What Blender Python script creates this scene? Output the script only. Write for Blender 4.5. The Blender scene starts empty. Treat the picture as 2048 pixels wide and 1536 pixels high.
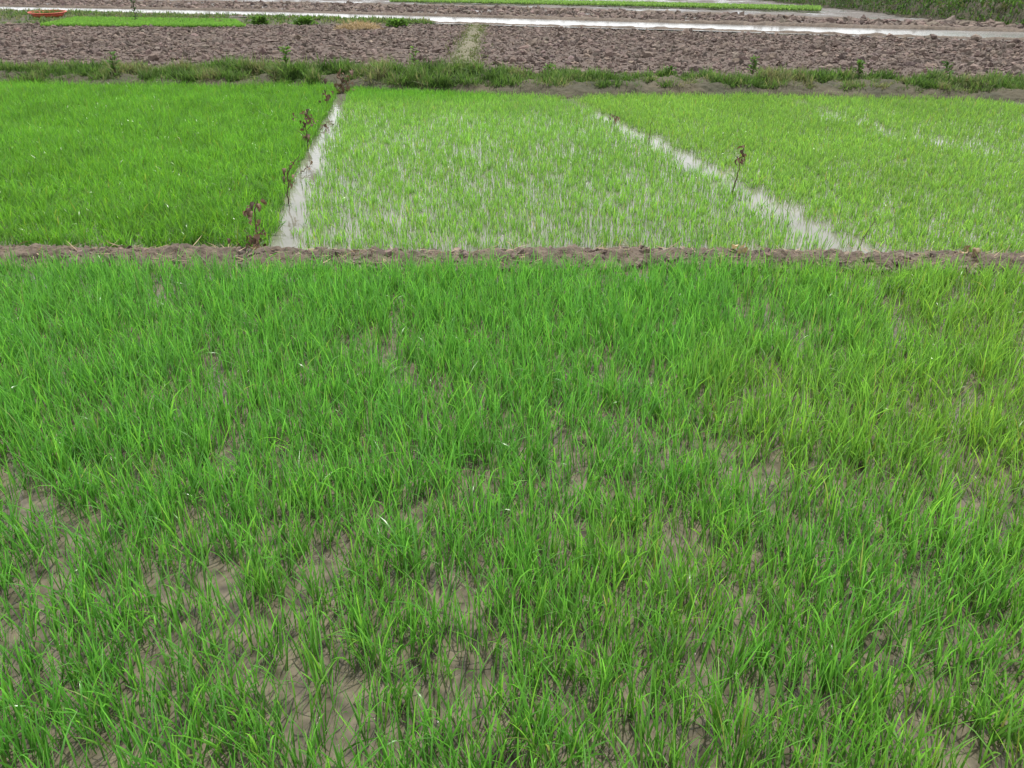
import bpy, bmesh, math, numpy as np
from mathutils import Vector
rng = np.random.default_rng(7)
C = bpy.context.scene.collection
F = 1671.0; HOR = -45.0; H = 1.8
P = math.atan((768-HOR)/F)
PI = math.pi

def G(px, py, z=0.0):
    """point of the level z seen at that place of the photograph"""
    a = px-1024; b = 768-py
    d = Vector((a, math.cos(P)*F+math.sin(P)*b, -math.sin(P)*F+math.cos(P)*b))
    t = (z-H)/d.z
    return (d.x*t, d.y*t)

# ---------------------------------------------------------------- noise
class VN:
    def __init__(s, seed, n=256):
        s.g = np.random.default_rng(seed).random((n, n)); s.n = n
    def __call__(s, x, y):
        xi = np.floor(x).astype(int); yi = np.floor(y).astype(int)
        fx = x-xi; fy = y-yi
        fx = fx*fx*(3-2*fx); fy = fy*fy*(3-2*fy)
        n = s.n
        a = s.g[xi % n, yi % n]; b = s.g[(xi+1) % n, yi % n]
        c = s.g[xi % n, (yi+1) % n]; d = s.g[(xi+1) % n, (yi+1) % n]
        return (a*(1-fx)+b*fx)*(1-fy)+(c*(1-fx)+d*fx)*fy
VNS = [VN(i) for i in range(12)]
def fbm(x, y, sc, octv=4, seed=0, gain=.5):
    x = np.asarray(x, float); y = np.asarray(y, float)
    s = 0; a = 1; t = 0
    for o in range(octv):
        s = s + a*VNS[(seed+o) % 12](x*sc+17.3*o+seed*3.1, y*sc-9.1*o+seed*7.7); t += a; a *= gain; sc *= 2.03
    return s/t

# ---------------------------------------------------------------- mesh helpers
def mesh_obj(name, V, Fc, mat, parent=None, col=None, smooth=True):
    V = np.asarray(V, np.float32).reshape(-1, 3); Fc = np.asarray(Fc, np.int32)
    k = Fc.shape[1]; n = len(Fc)
    me = bpy.data.meshes.new(name)
    me.vertices.add(len(V)); me.vertices.foreach_set('co', V.ravel())
    me.loops.add(n*k); me.loops.foreach_set('vertex_index', Fc.ravel())
    me.polygons.add(n)
    me.polygons.foreach_set('loop_start', np.arange(0, n*k, k, dtype=np.int32))
    me.polygons.foreach_set('use_smooth', np.full(n, smooth, dtype=bool))
    me.update(calc_edges=True)
    if col is not None:
        a = me.color_attributes.new('Col', 'FLOAT_COLOR', 'POINT')
        c = np.ones((len(V), 4), np.float32); c[:, :3] = np.asarray(col).reshape(-1, 3)
        a.data.foreach_set('color', c.ravel())
    me.materials.append(mat)
    o = bpy.data.objects.new(name, me); C.objects.link(o)
    if parent: o.parent = parent
    return o
def tag(o, label=None, cat=None, group=None, kind=None):
    if label: o['label'] = label
    if cat: o['category'] = cat
    if group: o['group'] = group
    if kind: o['kind'] = kind
    return o
def empty(name, loc):
    o = bpy.data.objects.new(name, None); C.objects.link(o); o.location = loc
    o.empty_display_size = .1
    return o
def grid_faces(nu, nv, off=0):
    i, j = np.meshgrid(np.arange(nu-1), np.arange(nv-1), indexing='ij')
    a = (i*nv+j).ravel()+off
    return np.stack([a, a+nv, a+nv+1, a+1], 1)
def resample(pts, n):
    pts = np.asarray(pts, float)
    d = np.r_[0, np.cumsum(np.hypot(*np.diff(pts, axis=0).T))]
    t = np.linspace(0, d[-1], n)
    return np.stack([np.interp(t, d, pts[:, 0]), np.interp(t, d, pts[:, 1])], 1)
def strip_pts(near, far, nu, nv):
    A = resample(near, nu); B = resample(far, nu)
    v = np.linspace(0, 1, nv)[None, :, None]
    return A[:, None]*(1-v)+B[:, None]*v         # nu,nv,2
def strip(name, near, far, nu, nv, zf, mat, smooth=True, col=None):
    Q = strip_pts(near, far, nu, nv); X, Y = Q[..., 0], Q[..., 1]
    Z = zf(X, Y) if callable(zf) else np.full(X.shape, zf)
    c = None
    if col is not None: c = col(X, Y)
    return mesh_obj(name, np.stack([X, Y, Z], -1), grid_faces(nu, nv), mat, smooth=smooth, col=c)
def ridge(name, pts, width, height, res, mat, rough=.03, seed=0, z0=-.03, wvar=.25, pw=2.2, sc=9, nv=None):
    pts = np.asarray(pts, float)
    L = np.sum(np.hypot(*np.diff(pts, axis=0).T)); n = max(4, int(L/res))
    A = resample(pts, n)
    T = np.gradient(A, axis=0); T /= np.linalg.norm(T, axis=1)[:, None]
    N = np.stack([-T[:, 1], T[:, 0]], 1)
    nv = nv or max(6, int(width/res)); v = np.linspace(-1, 1, nv)
    s = np.arange(n)*res
    wf = 1+wvar*2*(fbm(s, s*0+seed, 1.3, 3, seed)-.5); wb = 1+wvar*2*(fbm(s, s*0+seed+40, 1.3, 3, seed+1)-.5)
    w = np.where(v[None] < 0, wf[:, None], wb[:, None])*v[None]*width/2
    X = A[:, 0, None]+N[:, 0, None]*w; Y = A[:, 1, None]+N[:, 1, None]*w
    prof = 1-np.abs(v)**pw
    hz = height*(.75+.5*fbm(X, Y, 1.1, 2, seed+2))
    n1 = fbm(X, Y, sc, 5, seed+3, .6)-.5
    Z = z0+(hz-z0)*prof[None]+n1*rough*2*(.25+prof[None])
    return mesh_obj(name, np.stack([X, Y, Z], -1), grid_faces(n, nv), mat)

# ---------------------------------------------------------------- materials
def new_mat(name):
    m = bpy.data.materials.new(name); m.use_nodes = True
    nt = m.node_tree; nt.nodes.clear()
    return m, nt, nt.nodes, nt.links
def mat_leaf(name, trans=.35, rough=.45, spec=.35):
    m, nt, N, L = new_mat(name)
    out = N.new('ShaderNodeOutputMaterial'); b = N.new('ShaderNodeBsdfPrincipled'); t = N.new('ShaderNodeBsdfTranslucent')
    a = N.new('ShaderNodeAttribute'); a.attribute_name = 'Col'
    mx = N.new('ShaderNodeMixShader'); mx.inputs[0].default_value = trans
    g = N.new('ShaderNodeMix'); g.data_type = 'RGBA'; g.blend_type = 'MULTIPLY'; g.inputs[0].default_value = 1
    g.inputs[7].default_value = (1.45, 1.55, .95, 1)
    b.inputs['Roughness'].default_value = rough; b.inputs['Specular IOR Level'].default_value = spec
    L.new(a.outputs['Color'], b.inputs['Base Color']); L.new(a.outputs['Color'], g.inputs[6]); L.new(g.outputs[2], t.inputs['Color'])
    L.new(b.outputs[0], mx.inputs[1]); L.new(t.outputs[0], mx.inputs[2]); L.new(mx.outputs[0], out.inputs[0])
    return m
def mat_soil(name, c1, c2, scale=6, bump=.6, rough=.85, wet=0, bscale=30, attr=False, dist=.02):
    m, nt, N, L = new_mat(name)
    out = N.new('ShaderNodeOutputMaterial'); b = N.new('ShaderNodeBsdfPrincipled')
    tc = N.new('ShaderNodeTexCoord')
    n1 = N.new('ShaderNodeTexNoise'); n1.inputs['Scale'].default_value = scale; n1.inputs['Detail'].default_value = 8; n1.inputs['Roughness'].default_value = .65
    r = N.new('ShaderNodeValToRGB'); r.color_ramp.elements[0].position = .32; r.color_ramp.elements[1].position = .68
    r.color_ramp.elements[0].color = (*c1, 1); r.color_ramp.elements[1].color = (*c2, 1)
    n2 = N.new('ShaderNodeTexNoise'); n2.inputs['Scale'].default_value = bscale; n2.inputs['Detail'].default_value = 6
    bp = N.new('ShaderNodeBump'); bp.inputs['Strength'].default_value = bump; bp.inputs['Distance'].default_value = dist
    for n in (n1, n2): L.new(tc.outputs['Object'], n.inputs['Vector'])
    L.new(n1.outputs[0], r.inputs[0]); L.new(n2.outputs[0], bp.inputs['Height']); L.new(bp.outputs[0], b.inputs['Normal'])
    if attr:
        a = N.new('ShaderNodeAttribute'); a.attribute_name = 'Col'
        g = N.new('ShaderNodeMix'); g.data_type = 'RGBA'; g.blend_type = 'MULTIPLY'; g.inputs[0].default_value = 1
        L.new(r.outputs[0], g.inputs[6]); L.new(a.outputs['Color'], g.inputs[7]); L.new(g.outputs[2], b.inputs['Base Color'])
    else: L.new(r.outputs[0], b.inputs['Base Color'])
    b.inputs['Roughness'].default_value = rough
    if wet:
        n3 = N.new('ShaderNodeTexNoise'); n3.inputs['Scale'].default_value = .35; n3.inputs['Detail'].default_value = 6; n3.inputs['Roughness'].default_value = .7
        L.new(tc.outputs['Object'], n3.inputs['Vector'])
        rr = N.new('ShaderNodeMapRange'); rr.inputs['From Min'].default_value = .48; rr.inputs['From Max'].default_value = .56
        rr.inputs['To Min'].default_value = rough; rr.inputs['To Max'].default_value = 1-wet
        L.new(n3.outputs[0], rr.inputs[0]); L.new(rr.outputs[0], b.inputs['Roughness'])
    L.new(b.outputs[0], out.inputs[0])
    return m
def mat_water(name, c1, c2, rough=.06, bump=.15, bscale=8, scale=1.5, dist=.01):
    m, nt, N, L = new_mat(name)
    out = N.new('ShaderNodeOutputMaterial'); b = N.new('ShaderNodeBsdfPrincipled'); tc = N.new('ShaderNodeTexCoord')
    n1 = N.new('ShaderNodeTexNoise'); n1.inputs['Scale'].default_value = scale; n1.inputs['Detail'].default_value = 7
    r = N.new('ShaderNodeValToRGB'); r.color_ramp.elements[0].position = .35; r.color_ramp.elements[1].position = .65
    r.color_ramp.elements[0].color = (*c1, 1); r.color_ramp.elements[1].color = (*c2, 1)
    n2 = N.new('ShaderNodeTexNoise'); n2.inputs['Scale'].default_value = bscale; n2.inputs['Detail'].default_value = 3
    bp = N.new('ShaderNodeBump'); bp.inputs['Strength'].default_value = bump; bp.inputs['Distance'].default_value = dist
    for n in (n1, n2): L.new(tc.outputs['Object'], n.inputs['Vector'])
    L.new(n1.outputs[0], r.inputs[0]); L.new(r.outputs[0], b.inputs['Base Color'])
    L.new(n2.outputs[0], bp.inputs['Height']); L.new(bp.outputs[0], b.inputs['Normal'])
    b.inputs['Roughness'].default_value = rough; b.inputs['IOR'].default_value = 1.33; b.inputs['Specular IOR Level'].default_value = .5
    L.new(b.outputs[0], out.inputs[0])
    return m
def mat_plain(name, col, rough=.6, var=.25, scale=40):
    c = np.array(col)
    return mat_soil(name, tuple(c*(1-var)), tuple(c*(1+var)), scale, .2, rough, bscale=80, dist=.003)

M_RICE = mat_leaf('rice_leaf', .50, .30, .6)
M_WEED = mat_leaf('weed_leaf', .35, .6, .25)
M_STRAW = mat_leaf('dry_straw', .1, .8, .2)
M_DEAD = mat_leaf('dead_leaf', .15, .7, .3)
M_NEARMUD = mat_soil('near_mud', (.06, .05, .034), (.19, .155, .11), 14, 1, .28, bscale=70)
M_NEARWATER = mat_water('near_muddy_water', (.055, .048, .034), (.185, .155, .11), .04, .5, 16, scale=13)
M_WATER = mat_water('plot_water', (.14, .14, .105), (.21, .20, .16), .06, .14, 9)
M_CANAL = mat_water('canal_water', (.21, .21, .20), (.27, .27, .26), .15, .25, 2)
M_BUND = mat_soil('bund_mud', (.055, .038, .027), (.185, .138, .098), 9, .9, .8, bscale=45)
M_PLOUGH = mat_soil('ploughed_soil', (.07, .05, .04), (.16, .12, .098), 2.0, 1, .95, bscale=12, dist=.06)
M_CLOD = mat_soil('clod_soil', (.10, .072, .057), (.22, .166, .137), 7, 1, .9, bscale=25, attr=True)
M_WETFIELD = mat_soil('wet_field', (.07, .06, .052), (.15, .13, .115), .8, 1, .8, wet=.85, bscale=3, dist=.1)
M_VERGE = mat_soil('grassy_verge', (.035, .038, .018), (.11, .09, .055), 1.5, 1, .9, bscale=9, dist=.06)
M_PATH = mat_soil('trodden_earth', (.11, .10, .06), (.19, .17, .11), 2.5, .6, .9, bscale=14)
M_GROUND = mat_soil('ground_soil', (.08, .075, .045), (.16, .13, .09), .15, .6, .9, bscale=3)

# ---------------------------------------------------------------- blades
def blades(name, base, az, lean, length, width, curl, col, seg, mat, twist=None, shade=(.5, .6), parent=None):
    n = len(base)
    t = np.linspace(0, 1, seg+1)
    th = lean[:, None]+curl[:, None]*t[None]**1.4
    ds = length[:, None]/seg
    mid = .5*(th[:, 1:]+th[:, :-1])
    r = np.concatenate([np.zeros((n, 1)), np.cumsum(np.sin(mid)*ds, 1)], 1)
    z = np.concatenate([np.zeros((n, 1)), np.cumsum(np.cos(mid)*ds, 1)], 1)
    d = np.stack([np.cos(az), np.sin(az)], 1)
    s = np.stack([-np.sin(az), np.cos(az)], 1)
    if twist is None: twist = rng.normal(0, .7, n)
    prof = np.interp(t, [0, .3, .65, .9, 1], [.5, 1, .85, .4, .04])
    hw = width[:, None]*prof[None]*.5
    tw = twist[:, None]*(.4+t[None])
    sx = np.cos(tw)[..., None]*s[:, None, :]
    nx = -np.sin(tw)*np.cos(th)
    nz = np.sin(tw)*np.sin(th)
    side = np.concatenate([sx+nx[..., None]*d[:, None, :], nz[..., None]], -1)
    ctr = np.concatenate([base[:, None, :2]+r[..., None]*d[:, None, :], (base[:, 2, None]+z)[..., None]], -1)
    V = np.stack([ctr-side*hw[..., None], ctr+side*hw[..., None]], 2)   # n,seg+1,2,3
    k = (seg+1)*2
    b = np.arange(n)[:, None]*k
    j = np.arange(seg)[None]*2
    a = b+j
    Fc = np.stack([a, a+1, a+3, a+2], -1).reshape(-1, 4)
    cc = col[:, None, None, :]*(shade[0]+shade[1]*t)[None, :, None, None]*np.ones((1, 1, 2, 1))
    return mesh_obj(name, V.reshape(-1, 3), Fc, mat, parent, cc.reshape(-1, 3))

def scatter(x0, x1, y0, y1, dens):
    n = int((x1-x0)*(y1-y0)*dens)
    return rng.uniform(x0, x1, n), rng.uniform(y0, y1, n)
def view_ok(x, y, m=1.0):
    return np.abs(x) < (y*.90+1.8*.44)*.63+m
def rice(name, x, y, nb, L, W, colf, seg, lean=.28, curl=.55, z=0., spread=.012, hf=None):
    n = len(x)
    k = rng.integers(nb[0], nb[1]+1, n); idx = np.repeat(np.arange(n), k); N = len(idx)
    ts = rng.normal(1, .2, n).clip(.5, 1.5)
    if hf is not None: ts = ts*hf(x, y)
    X = x[idx]+rng.normal(0, spread, N); Y = y[idx]+rng.normal(0, spread, N)
    base = np.stack([X, Y, np.full(N, z-.01)], 1)
    az = rng.uniform(0, 2*PI, N)
    ln = np.abs(rng.normal(0, lean, N)); cu = rng.gamma(1.3, curl/1.3, N).clip(0, 2.2)
    le = L*ts[idx]*rng.uniform(.55, 1.15, N); wi = W*rng.uniform(.7, 1.25, N)
    c = colf(X, Y)*rng.normal(1, .18, (N, 1)).clip(.55, 1.6)
    yl = rng.random(N)
    c = c*np.where(yl[:, None] < .14, np.array([[1.35, 1.12, .95]]), 1)*np.where(yl[:, None] > .988, np.array([[1.9, .9, 1.6]]), 1)
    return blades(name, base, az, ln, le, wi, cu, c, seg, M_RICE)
def smooth01(a, lo, hi):
    t = ((a-lo)/(hi-lo)).clip(0, 1); return t*t*(3-2*t)
def line_dist(x, y, pts):
    pts = np.asarray(pts, float); best = np.full(x.shape, 1e9); sgn = np.zeros(x.shape)
    for a, b in zip(pts[:-1], pts[1:]):
        ab = b-a; t = (((x-a[0])*ab[0]+(y-a[1])*ab[1])/(ab@ab)).clip(0, 1)
        d = np.hypot(x-a[0]-t*ab[0], y-a[1]-t*ab[1])
        cr = (x-a[0])*ab[1]-(y-a[1])*ab[0]
        m = d < best; best = np.where(m, d, best); sgn = np.where(m, np.sign(cr), sgn)
    return best, sgn      # sgn>0: to the right of the line walking away

# ---------------------------------------------------------------- key lines
B1 = np.array([G(-900, 499, .06), G(0, 502, .06), G(500, 507, .06), G(900, 511, .06), G(1250, 505, .06), G(1600, 511, .06), G(2048, 517, .06), G(3000, 521, .06)])
def b1y(x): return np.interp(x, B1[:, 0], B1[:, 1])
F2 = np.array([G(-900, 154, .1), G(0, 163, .1), G(690, 169, .1), G(1130, 183, .1), G(1500, 181, .1), G(2048, 191, .1), G(2900, 196, .1)])
def f2y(x): return np.interp(x, F2[:, 0], F2[:, 1])
CH1 = [G(548, 530), G(566, 470), G(590, 390), G(622, 310), G(655, 250), G(680, 195), G(684, 165)]
CH2 = [G(1755, 530), G(1655, 475), G(1543, 412), G(1436, 350), G(1320, 290), G(1227, 245), G(1152, 208), G(1113, 180)]
CH3 = [G(1530, 188), G(1600, 208), G(1725, 250), G(1850, 285), G(2048, 328), G(2500, 430)]

# ---------------------------------------------------------------- setting
def sheet(name, x0, x1, y0, y1, z, mat):
    o = mesh_obj(name, [(x0, y0, z), (x1, y0, z), (x1, y1, z), (x0, y1, z)], [(0, 1, 2, 3)], mat); return tag(o, kind='structure')
sheet('ground', -900, 900, -300, 1500, -.12, M_GROUND)
def zmud(X, Y):
    return -.007+.034*(fbm(X, Y, 7, 5, 1, .72)-.5)+.018*(fbm(X, Y, 28, 3, 5)-.5)
tag(strip('paddy_mud', [(-7, -1), (7, -1)], [(-7, 5.6), (7, 5.6)], 900, 440, zmud, M_NEARMUD), kind='structure')
sheet('near_paddy_water', -8, 8, -1.5, 5.6, 0, M_NEARWATER)
sheet('far_paddy_water', -20, 20, 5.61, 19.5, .002, M_WATER)
def zmud2(X, Y): return -.03+.075*(fbm(X, Y, 1.6, 5, 4, .6)-.5)
tag(strip('far_paddy_mud', [(-16, 5.61), (16, 5.61)], [(-16, 18.5), (16, 18.5)], 500, 260, zmud2, M_NEARMUD), kind='structure')

tag(ridge('mud_bund', B1, .48, .075, .012, M_BUND, .05, 3, wvar=.45, sc=10), kind='structure')
B2 = F2+np.array([0, .95])
tag(ridge('weedy_bund', B2, 2.1, .2, .035, M_VERGE, .08, 6, pw=3.5, sc=4), kind='structure')

# ploughed field
PN = [(x, f2y(x)+1.75) for x in np.linspace(-26, 26, 40)]
PF = [G(x, y) for x, y in ((-700, 42), (0, 52), (480, 54), (840, 52), (1024, 57), (1400, 69), (2048, 88), (2700, 106))]
def zplough(X, Y): return .03+.13*(fbm(X, Y, 2.4, 5, 2, .68)-.35)
tag(strip('ploughed_field', PN, PF, 900, 330, zplough, M_PLOUGH), kind='structure')
# canal
CN = [G(x, y) for x, y in ((-700, 8), (0, 22), (560, 36), (840, 46), (1024, 52), (1400, 62), (1800, 76), (2048, 84), (2800, 104))]
CF = [G(x, y) for x, y in ((-700, 2), (0, 14), (560, 25), (840, 33), (1024, 38), (1400, 49), (1800, 60), (2048, 66), (2800, 84))]
tag(strip('verge', [(x, y-.05) for x, y in PF], CN, 500, 60, lambda X, Y: .0+.12*(fbm(X, Y, 1.1, 5, 8, .6)-.4), M_VERGE), kind='structure')
tag(strip('irrigation_canal', [(x, y-.8) for x, y in CN], [(x, y+.8) for x, y in CF], 60, 4, .045, M_CANAL), kind='structure')
tag(ridge('canal_bank', CN, .6, .10, .09, M_BUND, .05, 2, wvar=.5, nv=10, sc=2.5), kind='structure')
tag(ridge('canal_bank', CF, .8, .16, .09, M_BUND, .06, 4, wvar=.5, nv=10, sc=2.5), kind='structure')
# wet fields beyond
W1F = [G(x, y) for x, y in ((-700, -8), (0, 1), (560, 8), (1024, 18), (1400, 32), (1800, 46), (2048, 56), (2800, 74))]
def zwet(X, Y): return .0+.20*(fbm(X, Y, .9, 5, 3, .6)-.38)
tag(strip('wet_ploughed_field', [(x, y) for x, y in CF], W1F, 900, 110, zwet, M_WETFIELD), kind='structure')
tag(sheet('standing_water', -150, 60, 30, 190, -.018, M_CANAL))
tag(ridge('far_bund', W1F, 1.0, .16, .16, M_BUND, .06, 5, wvar=.5, nv=10, sc=1.5), kind='structure')
W2F = [(-120, 170), (-40, 170), (20, 170), (50, 100), (55, 60)]
tag(strip('distant_wet_field', W1F, W2F, 500, 240, lambda X, Y: .0+.26*(fbm(X, Y, .5, 5, 6, .62)-.42), M_WETFIELD), kind='structure')
# trodden path across the ploughed field
PT = [G(935, 132, .1), G(930, 110, .1), G(938, 85, .1), G(948, 66, .1), G(952, 50, .1)]
tag(ridge('field_path', PT, .8, .16, .06, M_PATH, .04, 7, nv=14, sc=3), kind='structure')
# earth terrace on the right
TB = [G(x, y) for x, y in ((1500, 0), (1650, 15), (1820, 35), (2048, 59), (2300, 82), (2800, 114))]
TBa = np.array(resample(TB, 260)); nrm = np.array([.45, .89])
prof = [(-.3, -.05), (.2, .2), (.7, .55), (1.3, .85), (1.7, .95), (3, 1.0), (9, 1.0), (30, 1.1), (90, 1.2)]
V = []
for d, z in prof:
    q = TBa+nrm*d; q = q+(fbm(q[:, 0], q[:, 1], .5, 3, 4)[:, None]-.5)*.5
    V.append(np.concatenate([q, (z+.25*(fbm(q[:, 0], q[:, 1], .8, 4, 2)-.5)*(z > 0))[:, None]], 1))
V = np.stack(V, 1)
tag(mesh_obj('earth_terrace', V, grid_faces(260, len(prof)), M_VERGE), kind='structure')

# ---------------------------------------------------------------- clods
def ico(sub):
    bm = bmesh.new(); bmesh.ops.create_icosphere(bm, subdivisions=sub, radius=1)
    v = np.array([list(a.co) for a in bm.verts]); f = np.array([[q.index for q in a.verts] for a in bm.faces]); bm.free()
    return v, f
I1, I2 = ico(1), ico(2)
def clods(name, pts, r, sub, zf, mat=M_CLOD, parent=None, jit=.2):
    v, f = (I1, I2)[sub-1]; n = len(pts)
    sc = r[:, None, None]*rng.uniform(.5, 1.4, (n, 1, 3))*np.array([1.1, 1.1, .8])
    R = v[None]*(1+rng.normal(0, jit, (n, len(v), 1)))*sc
    a = rng.uniform(0, 2*PI, n); ca, sa = np.cos(a)[:, None], np.sin(a)[:, None]
    ti = rng.normal(0, .7, n); ct, st = np.cos(ti)[:, None], np.sin(ti)[:, None]
    x, y, z = R[..., 0], R[..., 1], R[..., 2]
    y, z = y*ct-z*st, y*st+z*ct
    x, y = x*ca-y*sa, x*sa+y*ca
    V = np.stack([x+pts[:, 0, None], y+pts[:, 1, None], z+(zf(pts[:, 0], pts[:, 1])+r*.2)[:, None]], -1)
    Fc = (f[None]+(np.arange(n)*len(v))[:, None, None]).reshape(-1, 3)
    col = np.repeat(rng.normal(1, .24, (n, 1)).clip(.5, 1.9)*rng.normal(1, .03, (n, 3)), len(v), 0)
    return mesh_obj(name, V.reshape(-1, 3), Fc, mat, parent, col, smooth=False)
def in_strip(near, far, n):
    Q = strip_pts(near, far, 200, 60)
    i = rng.uniform(0, 198.99, n); j = rng.uniform(0, 58.99, n)
    ii = i.astype(int); jj = j.astype(int); fi = (i-ii)[:, None]; fj = (j-jj)[:, None]
    return (Q[ii, jj]*(1-fi)+Q[ii+1, jj]*fi)*(1-fj)+(Q[ii, jj+1]*(1-fi)+Q[ii+1, jj+1]*fi)*fj
p = in_strip(PN, PF, 70000); d, _ = line_dist(p[:, 0], p[:, 1], PT)
p = p[(d > .4) & view_ok(p[:, 0], p[:, 1], 2)]
tag(clods('soil_clods', p, rng.gamma(2, .013, len(p)).clip(.012, .09), 1, zplough, jit=.28), 'brown clods of turned earth covering the ploughed field', 'soil', kind='stuff')
p = in_strip(PN, PF, 4500); d, _ = line_dist(p[:, 0], p[:, 1], PT)
p = p[(d > .45) & view_ok(p[:, 0], p[:, 1], 2)]
tag(clods('coarse_clods', p, rng.gamma(4, .0125, len(p)).clip(.025, .14), 2, zplough, jit=.17), 'coarse lumps of turned earth lying on the ploughed field', 'soil', kind='stuff')
p = in_strip(CF, W1F, 12000); p = p[view_ok(p[:, 0], p[:, 1], 3)]
tag(clods('wet_clods', p, rng.gamma(4, .025, len(p)).clip(.04, .2), 1, zwet), 'dark wet clods in the flooded ploughed strip beyond the canal', 'soil', kind='stuff')

# ---------------------------------------------------------------- rice
def col_near(X, Y):
    n = fbm(X, Y, .8, 3, 9)[:, None]
    base = np.array([[.145, .385, .07]]); yel = np.array([[.235, .41, .07]])
    t = smooth01(X/3.2+(n[:, 0]-.5)*1.2-.12*(Y-3.5), 0, 1.3)[:, None]
    return (base*(1-t)+yel*t)
x, y = scatter(-7, 7, .5, 5.5, 1750)
keep = view_ok(x, y, .7) & (y < b1y(x)-.25-.08*rng.random(len(x)))
dn = .18*fbm(x, y, 2.0, 3, 3, .6)+.52*fbm(x, y, 8.5, 2, 8)+.30*fbm(x, y, 17, 2, 4)
sparse = .035*smooth01(-y, -4.6, -2.2)+.03*smooth01(x, 0, 2)
pr = 1.0-smooth01(sparse+(dn-.5), -.04, .17)*.84
keep &= rng.random(len(x)) < pr
x, y = x[keep], y[keep]
print('near tufts', len(x))
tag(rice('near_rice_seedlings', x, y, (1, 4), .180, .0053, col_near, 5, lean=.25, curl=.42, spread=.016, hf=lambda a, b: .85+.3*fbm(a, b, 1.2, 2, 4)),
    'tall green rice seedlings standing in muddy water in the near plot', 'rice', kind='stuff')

x, y = scatter(-16, 16, 5.7, 18, 1100)
base_keep = view_ok(x, y, .8) & (y > b1y(x)+.24) & (y < f2y(x)+.22)
x, y = x[base_keep], y[base_keep]
d1, s1 = line_dist(x, y, CH1); d2, s2 = line_dist(x, y, CH2); d3, s3 = line_dist(x, y, CH3)
u = rng.random(len(x))
left = (s1 < 0); mid = (s1 > 0) & (s2 < 0); right = (s2 > 0)
wob = (fbm(x, y, 2.5, 3, 7)-.5); wo2 = (fbm(x, y, 6, 3, 2)-.5)
kl = left & (d1 > .08+.12*wob) & (u < .78)
def col_left(X, Y):
    n = fbm(X, Y, 2.2, 4, 3, .65)[:, None]; return np.array([[.145, .345, .042]])*(.65+.7*n)
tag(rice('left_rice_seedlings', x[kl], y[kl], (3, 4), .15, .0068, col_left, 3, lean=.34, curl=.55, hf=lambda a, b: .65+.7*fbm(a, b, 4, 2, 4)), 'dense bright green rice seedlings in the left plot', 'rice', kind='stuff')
dn = fbm(x, y*.5, 3.3, 4, 5, .6)
sp = np.interp(y, [6, 9, 12, 14, 17], [.60, .57, .54, .62, .9])
far_left = smooth01(y, 13.5, 15)*smooth01(-x, -0.2, .8)
edge1 = smooth01(d1+.3*wo2, .08, .22); edge2 = .10*(d2 > .05)+.90*smooth01(d2+.6*wo2, .01, .27)
km = mid & (u < (sp*.80+(dn-.5)*.40+far_left*.4)*edge1*edge2)
def col_mid(X, Y):
    n = fbm(X, Y, .9, 3, 6)[:, None]; fl = (smooth01(Y, 13.2, 15)*smooth01(-X, -.2, .8))[:, None]
    return (np.array([[.22, .44, .085]])*(1-fl)+np.array([[.155, .385, .05]])*fl)*(.85+.3*n)
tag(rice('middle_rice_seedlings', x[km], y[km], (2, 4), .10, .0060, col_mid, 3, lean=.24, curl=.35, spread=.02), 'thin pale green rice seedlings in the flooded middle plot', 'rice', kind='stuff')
wet3 = smooth01(-d3, -.28, -.04)*smooth01(y, 9, 10.5)*smooth01(wo2, -.25, .05)
PB = [G(1840, 181), G(1950, 200), G(2120, 226)]
db, sb = line_dist(x, y, PB); patch = (sb < 0) & (x > PB[0][0]) & (y > PB[-1][1]-.3)
kr = right & (u < (.48+(dn-.5)*.5+.2*(s3 > 0))*(1-.75*wet3)*edge2) & ~patch
def col_right(X, Y):
    n = fbm(X, Y, .8, 3, 10)[:, None]; return np.array([[.22, .41, .08]])*(.85+.3*n)
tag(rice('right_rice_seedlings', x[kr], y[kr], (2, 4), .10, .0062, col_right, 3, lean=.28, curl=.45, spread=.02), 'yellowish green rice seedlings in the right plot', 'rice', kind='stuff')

# ---------------------------------------------------------------- weeds, straw
def weeds(name, x, y, z, L, W, cols, seg=2, nb=5, lean=.6, curl=.9, mat=None, spread=.03, parent=None):
    n = len(x); idx = np.repeat(np.arange(n), nb); N = len(idx)
    base = np.stack([x[idx]+rng.normal(0, spread, N), y[idx]+rng.normal(0, spread, N), z[idx]+rng.uniform(0, 1, N)*L[idx]*.35], 1)
    cols = np.array(cols); ci = (fbm(x, y, 2.5, 3, 8)*1.6-.3+rng.normal(0, .2, n)).clip(0, .999)*len(cols)
    c = cols[ci.astype(int)][idx]*rng.normal(1, .2, (N, 1)).clip(.5, 1.6)
    return blades(name, base, rng.uniform(0, 2*PI, N), np.abs(rng.normal(0, lean, N)), L[idx]*rng.uniform(.5, 1.1, N), W*rng.uniform(.6, 1.4, N),
                  rng.uniform(0, 1, N)*curl, c, seg, mat or M_WEED, parent=parent)
GC = [(.08, .14, .04), (.12, .22, .05), (.15, .25, .07), (.19, .24, .10), (.25, .24, .14)]
n = 38000
x = rng.uniform(-14, 14, n); v = rng.uniform(0, 1, n)
pxr = x/ (f2y(x)*.9+.8)*F+1024
dens = np.interp(pxr, [0, 300, 950, 1010, 1300, 2048], [.95, 1, 1, .8, .75, .8])
m = (rng.random(n) < dens*smooth01(fbm(x, v*2, 1.5, 3, 4)+.35*(dens-.7), .23, .46)) & (v > .02+.2*(pxr > 1000)*fbm(x, x*0, 2, 2, 5))
m &= ~((np.abs(x-G(684, 165)[0]) < .25) & (v < .5))
x, v = x[m], v[m]; hh = np.interp(pxr[m], [0, 250, 500, 950, 1050, 2048], [.12, .13, .17, .17, .12, .12])
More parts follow.
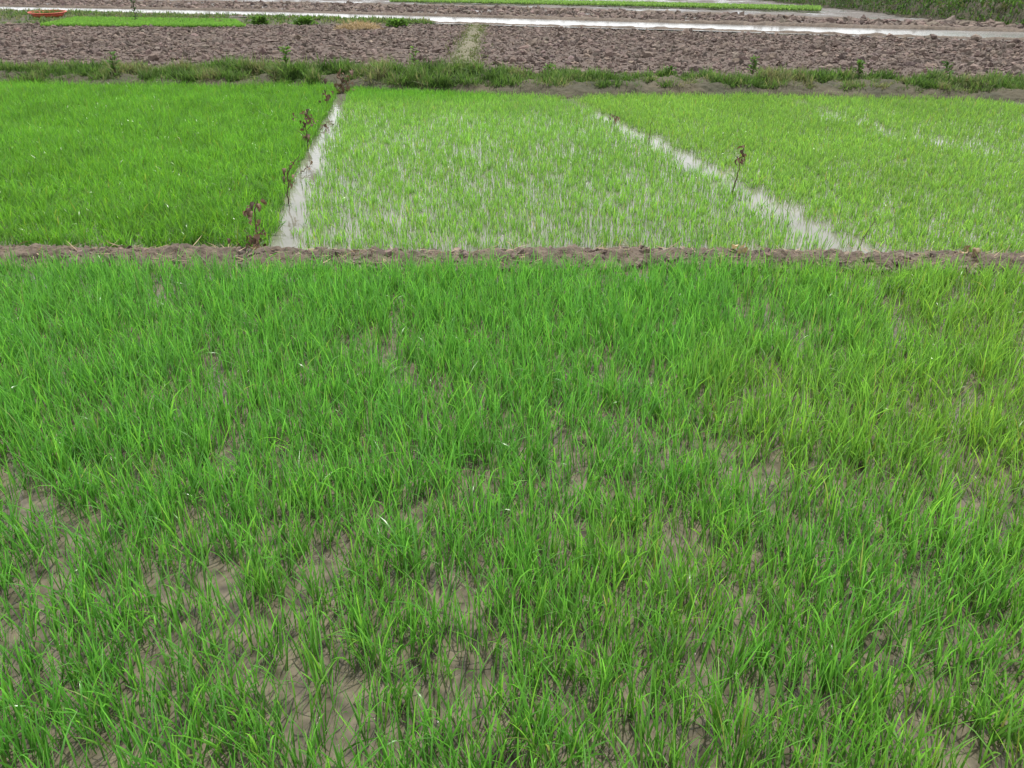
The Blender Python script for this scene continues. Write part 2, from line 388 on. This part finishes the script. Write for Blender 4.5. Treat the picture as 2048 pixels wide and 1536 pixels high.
hh = hh*(.4+1.2*smooth01(fbm(x, v*1.5, 2.6, 4, 1, .6), .32, .66))
y = f2y(x)+.12+v*1.1
tag(weeds('bank_weeds', x, y, .03+.13*smooth01(v, 0, .6), hh*rng.uniform(.6, 1.3, len(x)), .016, GC, nb=6), 'low dusty green weeds and grasses along the weedy bund', 'weeds', kind='stuff')
p = in_strip(PF, CN, 14000); pxp = p[:, 0]/(p[:, 1]*.9+.8)*F+1024
m = (pxp < 860) & (fbm(p[:, 0], p[:, 1], .8, 3, 3) > .42); p = p[m]
tag(weeds('verge_weeds', p[:, 0], p[:, 1], np.full(len(p), .04), rng.uniform(.08, .22, len(p)), .04, GC, nb=4, spread=.08), 'green weeds on the verge between ploughed field and canal', 'weeds', kind='stuff')
q = TBa[rng.integers(0, 260, 11000)]; dd = rng.uniform(0, 6, 11000)
q = q+nrm*dd[:, None]+rng.normal(0, .3, (11000, 2)); zz = np.interp(dd, [a for a, b in prof], [b for a, b in prof])
tag(weeds('terrace_grass', q[:, 0], q[:, 1], zz-.05, rng.uniform(.12, .3, 11000), .06, [(.06, .13, .025), (.09, .18, .04), (.11, .20, .045), (.12, .13, .06)], nb=4, spread=.15), 'olive green grass covering the earth terrace', 'grass', kind='stuff')
a = resample(PT, 1200)+rng.normal(0, .2, (1200, 2))
tag(weeds('path_grass', a[:, 0], a[:, 1], np.full(1200, .10), rng.uniform(.05, .11, 1200), .02, [(.13, .17, .06), (.18, .18, .1)], nb=3), 'short sparse grass on the path across the ploughed field', 'grass', kind='stuff')
SB = in_strip([G(80, 51, .1), G(490, 53, .1)], [G(150, 36, .1), G(470, 41, .1)], 26000)
tag(weeds('seedbed_rice', SB[:, 0], SB[:, 1], np.full(len(SB), .06), np.full(len(SB), .12), .035, [(.19, .39, .07), (.22, .41, .08)], nb=2, lean=.4), 'bright green strip of young rice in the far left seedbed', 'rice', kind='stuff')
SB = in_strip([G(780, 4, .1), G(1250, 12.5, .1), G(1640, 23, .1)], [G(780, -1, .1), G(1250, 7.5, .1), G(1640, 17, .1)], 20000)
tag(weeds('distant_rice', SB[:, 0], SB[:, 1], np.full(len(SB), .1), np.full(len(SB), .18), .09, [(.24, .40, .11), (.26, .41, .12)], nb=2, lean=.4), 'thin light green strip of young rice in the farthest field', 'rice', kind='stuff')
n = 1300; xs = rng.uniform(-6, 6, n); off = rng.normal(0, .11, n)
base = np.stack([xs, b1y(xs)+off, .065-np.abs(off)*.18+rng.uniform(0, .025, n)], 1)
cs = np.array([[.34, .26, .17]])*rng.normal(1, .35, (n, 1)).clip(.3, 1.8)
tag(blades('straw_litter', base, rng.choice([0, PI], n)+rng.normal(0, .7, n), rng.normal(1.45, .2, n), rng.uniform(.03, .14, n), rng.uniform(.003, .008, n), rng.normal(0, .3, n), cs, 3, M_STRAW, shade=(.9, .2)),
    'bits of dry straw and dead stalks strewn along the near mud bund', 'straw', kind='stuff')
xs = rng.uniform(-7, 7, 6000); off = rng.choice([-1, 1], 6000)*rng.uniform(.0, .24, 6000)
tag(clods('bund_crumbs', np.stack([xs, b1y(xs)+off], 1), rng.gamma(3, .0045, 6000).clip(.004, .035), 2, lambda X, Y: .052-.2*np.abs(Y-b1y(X)), mat=M_CLOD), 'small lumps of mud on the near bund', 'soil', kind='stuff')

# ---------------------------------------------------------------- dead branches
def tube(name, pts, r0, r1, mat, parent, n=7):
    pts = np.array(pts, float); k = len(pts)
    T = np.gradient(pts, axis=0); T /= np.linalg.norm(T, axis=1)[:, None]
    ref = np.array([.3, .9, .2]); A = np.cross(T, ref); A /= np.linalg.norm(A, axis=1)[:, None]; B = np.cross(T, A)
    a = np.linspace(0, 2*PI, n, endpoint=False); r = np.linspace(r0, r1, k)[:, None, None]*(1+rng.normal(0, .08, (k, 1, 1)))
    V = pts[:, None]+r*(np.cos(a)[None, :, None]*A[:, None]+np.sin(a)[None, :, None]*B[:, None])
    i, j = np.meshgrid(np.arange(k-1), np.arange(n), indexing='ij'); i = i.ravel(); j = j.ravel(); j2 = (j+1) % n
    return mesh_obj(name, V, np.stack([i*n+j, i*n+j2, (i+1)*n+j2, (i+1)*n+j], 1), mat, parent, np.tile([[.12, .08, .055]], (k*n, 1)))
def curled_leaf(name, c, L, W, parent, col=(.15, .095, .07)):
    nu, nv = 7, 5; u = np.linspace(0, 1, nu)[:, None]; v = np.linspace(-1, 1, nv)[None]
    w = W*np.sin(PI*np.clip(u*.95+.04, 0, 1))**.8
    cu = rng.uniform(1.2, 3.2); k1 = rng.uniform(.3, 1.3)
    X = L*np.sin(cu*u)/cu*np.ones_like(v); Z = -L*(1-np.cos(cu*u))/cu+w*np.abs(v)**1.5*k1+rng.normal(0, .06, (nu, nv))*W
    Y = w*v*np.cos(k1*v*.8)
    a, b = rng.uniform(0, 2*PI), rng.uniform(-.6, 1.2)
    X2 = X*math.cos(b)+Z*math.sin(b); Z2 = -X*math.sin(b)+Z*math.cos(b)
    V = np.stack([X2*math.cos(a)-Y*math.sin(a)+c[0], X2*math.sin(a)+Y*math.cos(a)+c[1], Z2+c[2]], -1)
    cc = np.array(col)*rng.uniform(.5, 1.9)
    return mesh_obj(name, V, grid_faces(nu, nv), M_DEAD, parent, np.tile(cc, (nu*nv, 1))*rng.normal(1, .1, (nu*nv, 1)))
def dead_branch(name, px, py, stem, leaves, label, r=.005, leaf=.06, twigs=(), cat='branch', group=None):
    """stem and leaf spots in metres right / away / up from the foot"""
    x, y = G(px, py); e = empty(name, (x, y, 0)); tag(e, label, cat, group)
    st = np.array(stem, float); leaf *= .82
    t = np.linspace(0, 1, 14); k = np.linspace(0, 1, len(st))
    s = np.stack([np.interp(t, k, st[:, i]) for i in range(3)], 1); s[1:-1] = (s[:-2]+2*s[1:-1]+s[2:])/4
    s[1:-1] += rng.normal(0, r*.7, (12, 3))
    tube('stem', s, r*.9, r*.4, M_DEAD, e)
    for a in twigs: tube('twig', np.linspace(a[0], a[1], 5)+rng.normal(0, r*.4, (5, 3)), r*.55, r*.3, M_DEAD, e, 5)
    for (cx, cy, cz, nl, sp) in leaves:
        for i in range(nl):
            curled_leaf('dead_leaf', (cx+rng.normal(0, sp), cy+rng.normal(0, sp), max(.02, cz+rng.normal(0, sp))), leaf*rng.uniform(.6, 1.4), leaf*.34*rng.uniform(.7, 1.3), e)
    return e
dead_branch('dead_branch', 517, 500, [(0, 0, 0), (.0, .02, .12), (-.01, .03, .25), (.03, .03, .36)], [(-.02, -.04, .07, 42, .06), (-.01, .02, .27, 15, .035), (.02, .02, .34, 5, .015)],
            'withered branch with two bunches of brown leaves where left channel meets near bund', .007, .07, twigs=[((0, .0, .05), (-.08, .0, .15)), ((0, 0, .1), (.07, 0, .17))])
dead_branch('dead_branch', 577, 408, [(0, 0, 0), (.0, .03, .17), (.03, .05, .31), (.13, .08, .42)], [(.01, .04, .22, 7, .035), (.03, .05, .33, 3, .02)],
            'bent dead stick with few drooping brown leaves leaning over the left channel', .007, .065, twigs=[((.02, .04, .28), (-.02, .04, .18))])
dead_branch('fallen_twig', 600, 352, [(0, 0, 0.02), (.03, .15, .05), (.05, .32, .03)], [(.03, .2, .06, 5, .05)],
            'thin fallen twig with scattered dead leaves lying beside the left channel, behind the bent stick', .006, .06, cat='twig')
dead_branch('dead_branch', 614, 296, [(0, 0, 0), (.01, .0, .15), (.02, 0, .32), (.05, 0, .42)], [(.0, 0, .13, 8, .035), (.02, 0, .34, 22, .045)],
            'upright dead branch topped by a round bunch of brown leaves, midway along the left channel', .008, .09, twigs=[((.02, 0, .2), (.12, 0, .3)), ((.02, 0, .1), (-.1, 0, .2))])
dead_branch('fallen_twig', 641, 262, [(0, 0, 0.02), (.05, .25, .08), (.08, .5, .05)], [(.04, .2, .09, 7, .06)],
            'low twig with dead leaves on the channel edge between the two leafy branches', .007, .08, cat='twig')
dead_branch('dead_branch', 655, 222, [(0, 0, 0), (.0, .0, .15), (-.01, 0, .28)], [(-.01, 0, .2, 11, .05)],
            'small dead branch bearing one brown leaf bunch, second from the left channel\'s far end', .008, .1)
dead_branch('dead_branch', 684, 186, [(0, 0, 0), (-.05, .0, .15), (-.12, 0, .26)], [(0, 0, .12, 26, .1), (0.03, 0, .24, 8, .07)],
            'dark heap of dead leaves and twigs blocking the far end of the left channel', .009, .14, twigs=[((0, 0, .05), (.3, .1, .26)), ((0, 0, .05), (.2, .1, .36))])
dead_branch('dead_branch', 1464, 392, [(0, 0, 0), (.02, .0, .18), (.05, 0, .36), (.06, 0, .46)], [(.05, 0, .34, 9, .028), (.06, 0, .42, 4, .02)],
            'straight dead twig with brown leaves on its top standing in the right channel', .007, .08)
dead_branch('dead_branch', 1228, 252, [(0, 0, 0), (.0, .0, .1), (.01, 0, .2)], [(.0, 0, .14, 6, .03)],
            'short brown leafy twig standing near the far end of the right channel', .007, .085)
dead_branch('thin_stick', 1296, 290, [(0, 0, 0), (.02, .0, .15), (.03, 0, .32)], [(.01, 0, .13, 1, .01)],
            'thin dark leafless stick standing in the right channel behind the leafy twig', .006, .05, cat='stick')
dead_branch('thin_stick', 1716, 500, [(0, 0, 0), (.03, .0, .1), (.09, 0, .24)], [],
            'thin slanting stick where the right channel meets the near bund', .004, .05, cat='stick')
for (px, py, k, lab) in ((1940, 508, 6, 'curled tan dead leaves on the right end of the near bund'), (1478, 503, 4, 'pale dry leaf scraps on the near bund left of the right channel')):
    x, y = G(px, py, .08); e = empty('dead_leaves', (x, y, .08)); tag(e, lab, 'leaves')
    for i in range(k): curled_leaf('dead_leaf', (rng.normal(0, .03), rng.normal(0, .02), .04), .09, .025, e, (.36, .27, .17))
# green plants on the weedy bund
def weed_plant(px, py, h, label, w=.5, leafc=(.10, .19, .045), name='weed_plant', z0=.18, ls=.05, nl=60):
    x, y = G(px, py, z0); e = empty(name, (x, y, z0-.05)); tag(e, label, 'plant')
    for i in range(4):
        a = rng.uniform(0, 2*PI); q = rng.uniform(.05, .3)*h*w*(i > 0)
        tube('stem', [(0, 0, 0), (q*.4*math.cos(a), q*.4*math.sin(a), h*.5), (q*math.cos(a), q*math.sin(a), h*rng.uniform(.8, 1))], .006, .003, M_DEAD, e, 5)
    zz = rng.uniform(.12, 1, nl)*h; rr = w*h*.35*(1-.6*zz/h); a = rng.uniform(0, 2*PI, nl)
    base = np.stack([rr*np.cos(a)*rng.random(nl), rr*np.sin(a)*rng.random(nl), zz*.95], 1)
    blades('foliage', base, a, rng.uniform(.5, 1.3, nl), rng.uniform(.7, 1.3, nl)*ls, np.full(nl, ls*.45), rng.uniform(0, 1, nl), np.array([leafc])*rng.normal(1, .25, (nl, 1)).clip(.4, 1.8), 3, M_WEED, parent=e)
    return e
weed_plant(232, 152, .46, 'leafy green weed on the bund, leftmost of the taller bund plants', .6, (.13, .24, .06), ls=.09)
weed_plant(575, 150, .56, 'tall upright green weed rising highest above the weedy bund', .45, (.15, .28, .06), ls=.09)
weed_plant(832, 148, .54, 'slender pale green weed on the bund left of the field path', .35, (.18, .30, .08), ls=.08, nl=40)
weed_plant(1098, 158, .30, 'low bushy green weed on the bund beside the head of the right channel', 1.1, (.14, .25, .06), ls=.08)
weed_plant(1340, 158, .28, 'low green weed in the middle of the right half of the weedy bund', 1.2, ls=.08)
weed_plant(1505, 150, .36, 'small upright weed on the right half of the bund', .6, (.14, .25, .06), ls=.08)
weed_plant(1715, 160, .36, 'rounded leafy weed on the bund towards the right', .9, (.12, .22, .05), ls=.08)
weed_plant(1890, 158, .34, 'dark leafy weed nearest the right end of the bund', 1.1, (.09, .17, .045), ls=.08)
weed_plant(272, 44, 1.25, 'slim green sapling standing in the far left seedbed', .18, (.05, .10, .04), 'young_sapling', .08, .12, 50)
for px, py, w, lab in ((520, 49, 1.5, 'dark green weed clump at the right end of the far seedbed'), (610, 50, 2.0, 'wide green weed clump left of the straw heap'), (795, 54, 1.9, 'bright green weed clump right of the straw heap')):
    weed_plant(px, py, .32, lab, w*2.6, (.12, .23, .05), 'weed_clump', .06, .16, 300)
# straw heap
x, y = G(718, 59, .05); e = empty('straw_heap', (x, y, .03)); tag(e, 'small heap of tan straw at the far edge of the ploughed field', 'straw')
n = 1400; a = rng.uniform(0, 2*PI, n); r = np.sqrt(rng.random(n)); b = np.stack([r*np.cos(a)*.8, r*np.sin(a)*.8, .24*(1-r**2)*rng.random(n)], 1)
blades('straw', b, rng.uniform(0, 2*PI, n), rng.normal(1.3, .25, n), rng.uniform(.15, .4, n), np.full(n, .02), rng.normal(0, .5, n), np.array([[.46, .35, .21]])*rng.normal(1, .2, (n, 1)), 3, M_STRAW, parent=e, shade=(.8, .3))
# red tub
x, y = G(97, 34, .1); tub = empty('plastic_tub', (x, y, .1)); tub.rotation_euler = (math.radians(5), 0, 0); tub.scale = (.84, .84, .7)
tag(tub, 'wide red plastic tub holding green seedlings at the far left', 'tub')
M_TUB = mat_plain('red_plastic', (.50, .08, .04), .5, .12, 3)
def lathe(name, prof, mat, parent, n=40, sx=1, sy=1):
    a = np.linspace(0, 2*PI, n, endpoint=False); pr = np.array(prof); k = len(pr)
    V = np.stack([pr[:, 0, None]*np.cos(a)*sx, pr[:, 0, None]*np.sin(a)*sy, pr[:, 1, None]*np.ones(n)], -1)
    i, j = np.meshgrid(np.arange(k-1), np.arange(n), indexing='ij'); i = i.ravel(); j = j.ravel(); j2 = (j+1) % n
    return mesh_obj(name, V, np.stack([i*n+j, i*n+j2, (i+1)*n+j2, (i+1)*n+j], 1), mat, parent)
lathe('bowl', [(0.001, 0), (.7, 0), (.78, .04), (.98, .30), (.95, .30), (.76, .06), (.001, .05)], M_TUB, tub, sy=.8)
lathe('rim', [(.975, .302), (1.05, .302), (1.06, .33), (1.04, .345), (.96, .345), (.955, .31), (.975, .302)], M_TUB, tub, sy=.8)
n = 420; a = rng.uniform(0, 2*PI, n); r = np.sqrt(rng.random(n))*.62
ct = empty('rice_bundle', (x, y+.05, .15)); tag(ct, 'green seedlings heaped inside the red tub', 'seedlings')
blades('foliage', np.stack([r*np.cos(a), r*np.sin(a)*.7, np.zeros(n)], 1), a, rng.uniform(.1, .9, n), rng.uniform(.2, .34, n), np.full(n, .03), rng.uniform(0, .6, n), np.array([[.13, .20, .07]])*rng.normal(1, .2, (n, 1)), 2, M_WEED, parent=ct)

# ---------------------------------------------------------------- light, sky, camera
SE, SA = math.radians(66), math.radians(14)       # elevation, azimuth to the right of the view
w = bpy.data.worlds.new('World'); bpy.context.scene.world = w; w.use_nodes = True
nt = w.node_tree; N = nt.nodes; L = nt.links; N.clear()
out = N.new('ShaderNodeOutputWorld'); bg = N.new('ShaderNodeBackground'); sky = N.new('ShaderNodeTexSky')
sky.sky_type = 'NISHITA'; sky.sun_disc = False; sky.sun_elevation = SE; sky.sun_rotation = SA; sky.dust_density = 3
bg.inputs[1].default_value = .13; L.new(sky.outputs[0], bg.inputs[0])
b2 = N.new('ShaderNodeBackground'); b2.inputs[0].default_value = (.96, .985, 1, 1)
tc = N.new('ShaderNodeTexCoord'); no = N.new('ShaderNodeTexNoise'); no.inputs['Scale'].default_value = 2.2; no.inputs['Detail'].default_value = 6
sx = N.new('ShaderNodeSeparateXYZ'); L.new(tc.outputs['Generated'], sx.inputs[0])
hz = N.new('ShaderNodeMapRange'); hz.inputs['From Min'].default_value = .5; hz.inputs['From Max'].default_value = .12     # bright haze and cloud low in the sky
hz.inputs['To Max'].default_value = 1; L.new(sx.outputs['Z'], hz.inputs[0])
st = N.new('ShaderNodeMath'); st.operation = 'MULTIPLY_ADD'; st.inputs[1].default_value = .5; st.inputs[2].default_value = 1.2
L.new(hz.outputs[0], st.inputs[0]); L.new(st.outputs[0], b2.inputs[1])
mr = N.new('ShaderNodeMapRange'); mr.inputs['From Min'].default_value = .36; mr.inputs['From Max'].default_value = .58
mr.inputs['To Max'].default_value = .9
ad = N.new('ShaderNodeMath'); ad.operation = 'MAXIMUM'
mx = N.new('ShaderNodeMixShader')
L.new(tc.outputs['Generated'], no.inputs['Vector']); L.new(no.outputs[0], mr.inputs[0])
L.new(mr.outputs[0], ad.inputs[0]); L.new(hz.outputs[0], ad.inputs[1]); L.new(ad.outputs[0], mx.inputs[0])
L.new(bg.outputs[0], mx.inputs[1]); L.new(b2.outputs[0], mx.inputs[2]); L.new(mx.outputs[0], out.inputs[0])
sl = bpy.data.lights.new('sun', 'SUN'); sl.energy = 4.1; sl.angle = math.radians(1.0); sl.color = (1, .97, .91)
so = bpy.data.objects.new('sun', sl); C.objects.link(so)
sd = Vector((math.sin(SA)*math.cos(SE), math.cos(SA)*math.cos(SE), math.sin(SE)))
so.rotation_euler = sd.to_track_quat('Z', 'Y').to_euler()
cam = bpy.data.cameras.new('camera'); co = bpy.data.objects.new('camera', cam); C.objects.link(co)
co.location = (0, 0, H); co.rotation_euler = (PI/2-P, 0, 0)
cam.sensor_width = 36; cam.lens = 36*F/2048; cam.clip_end = 3000; cam.clip_start = .05
bpy.context.scene.camera = co
vs = bpy.context.scene.view_settings; vs.view_transform = 'Standard'; vs.look = 'None'; vs.exposure = 0
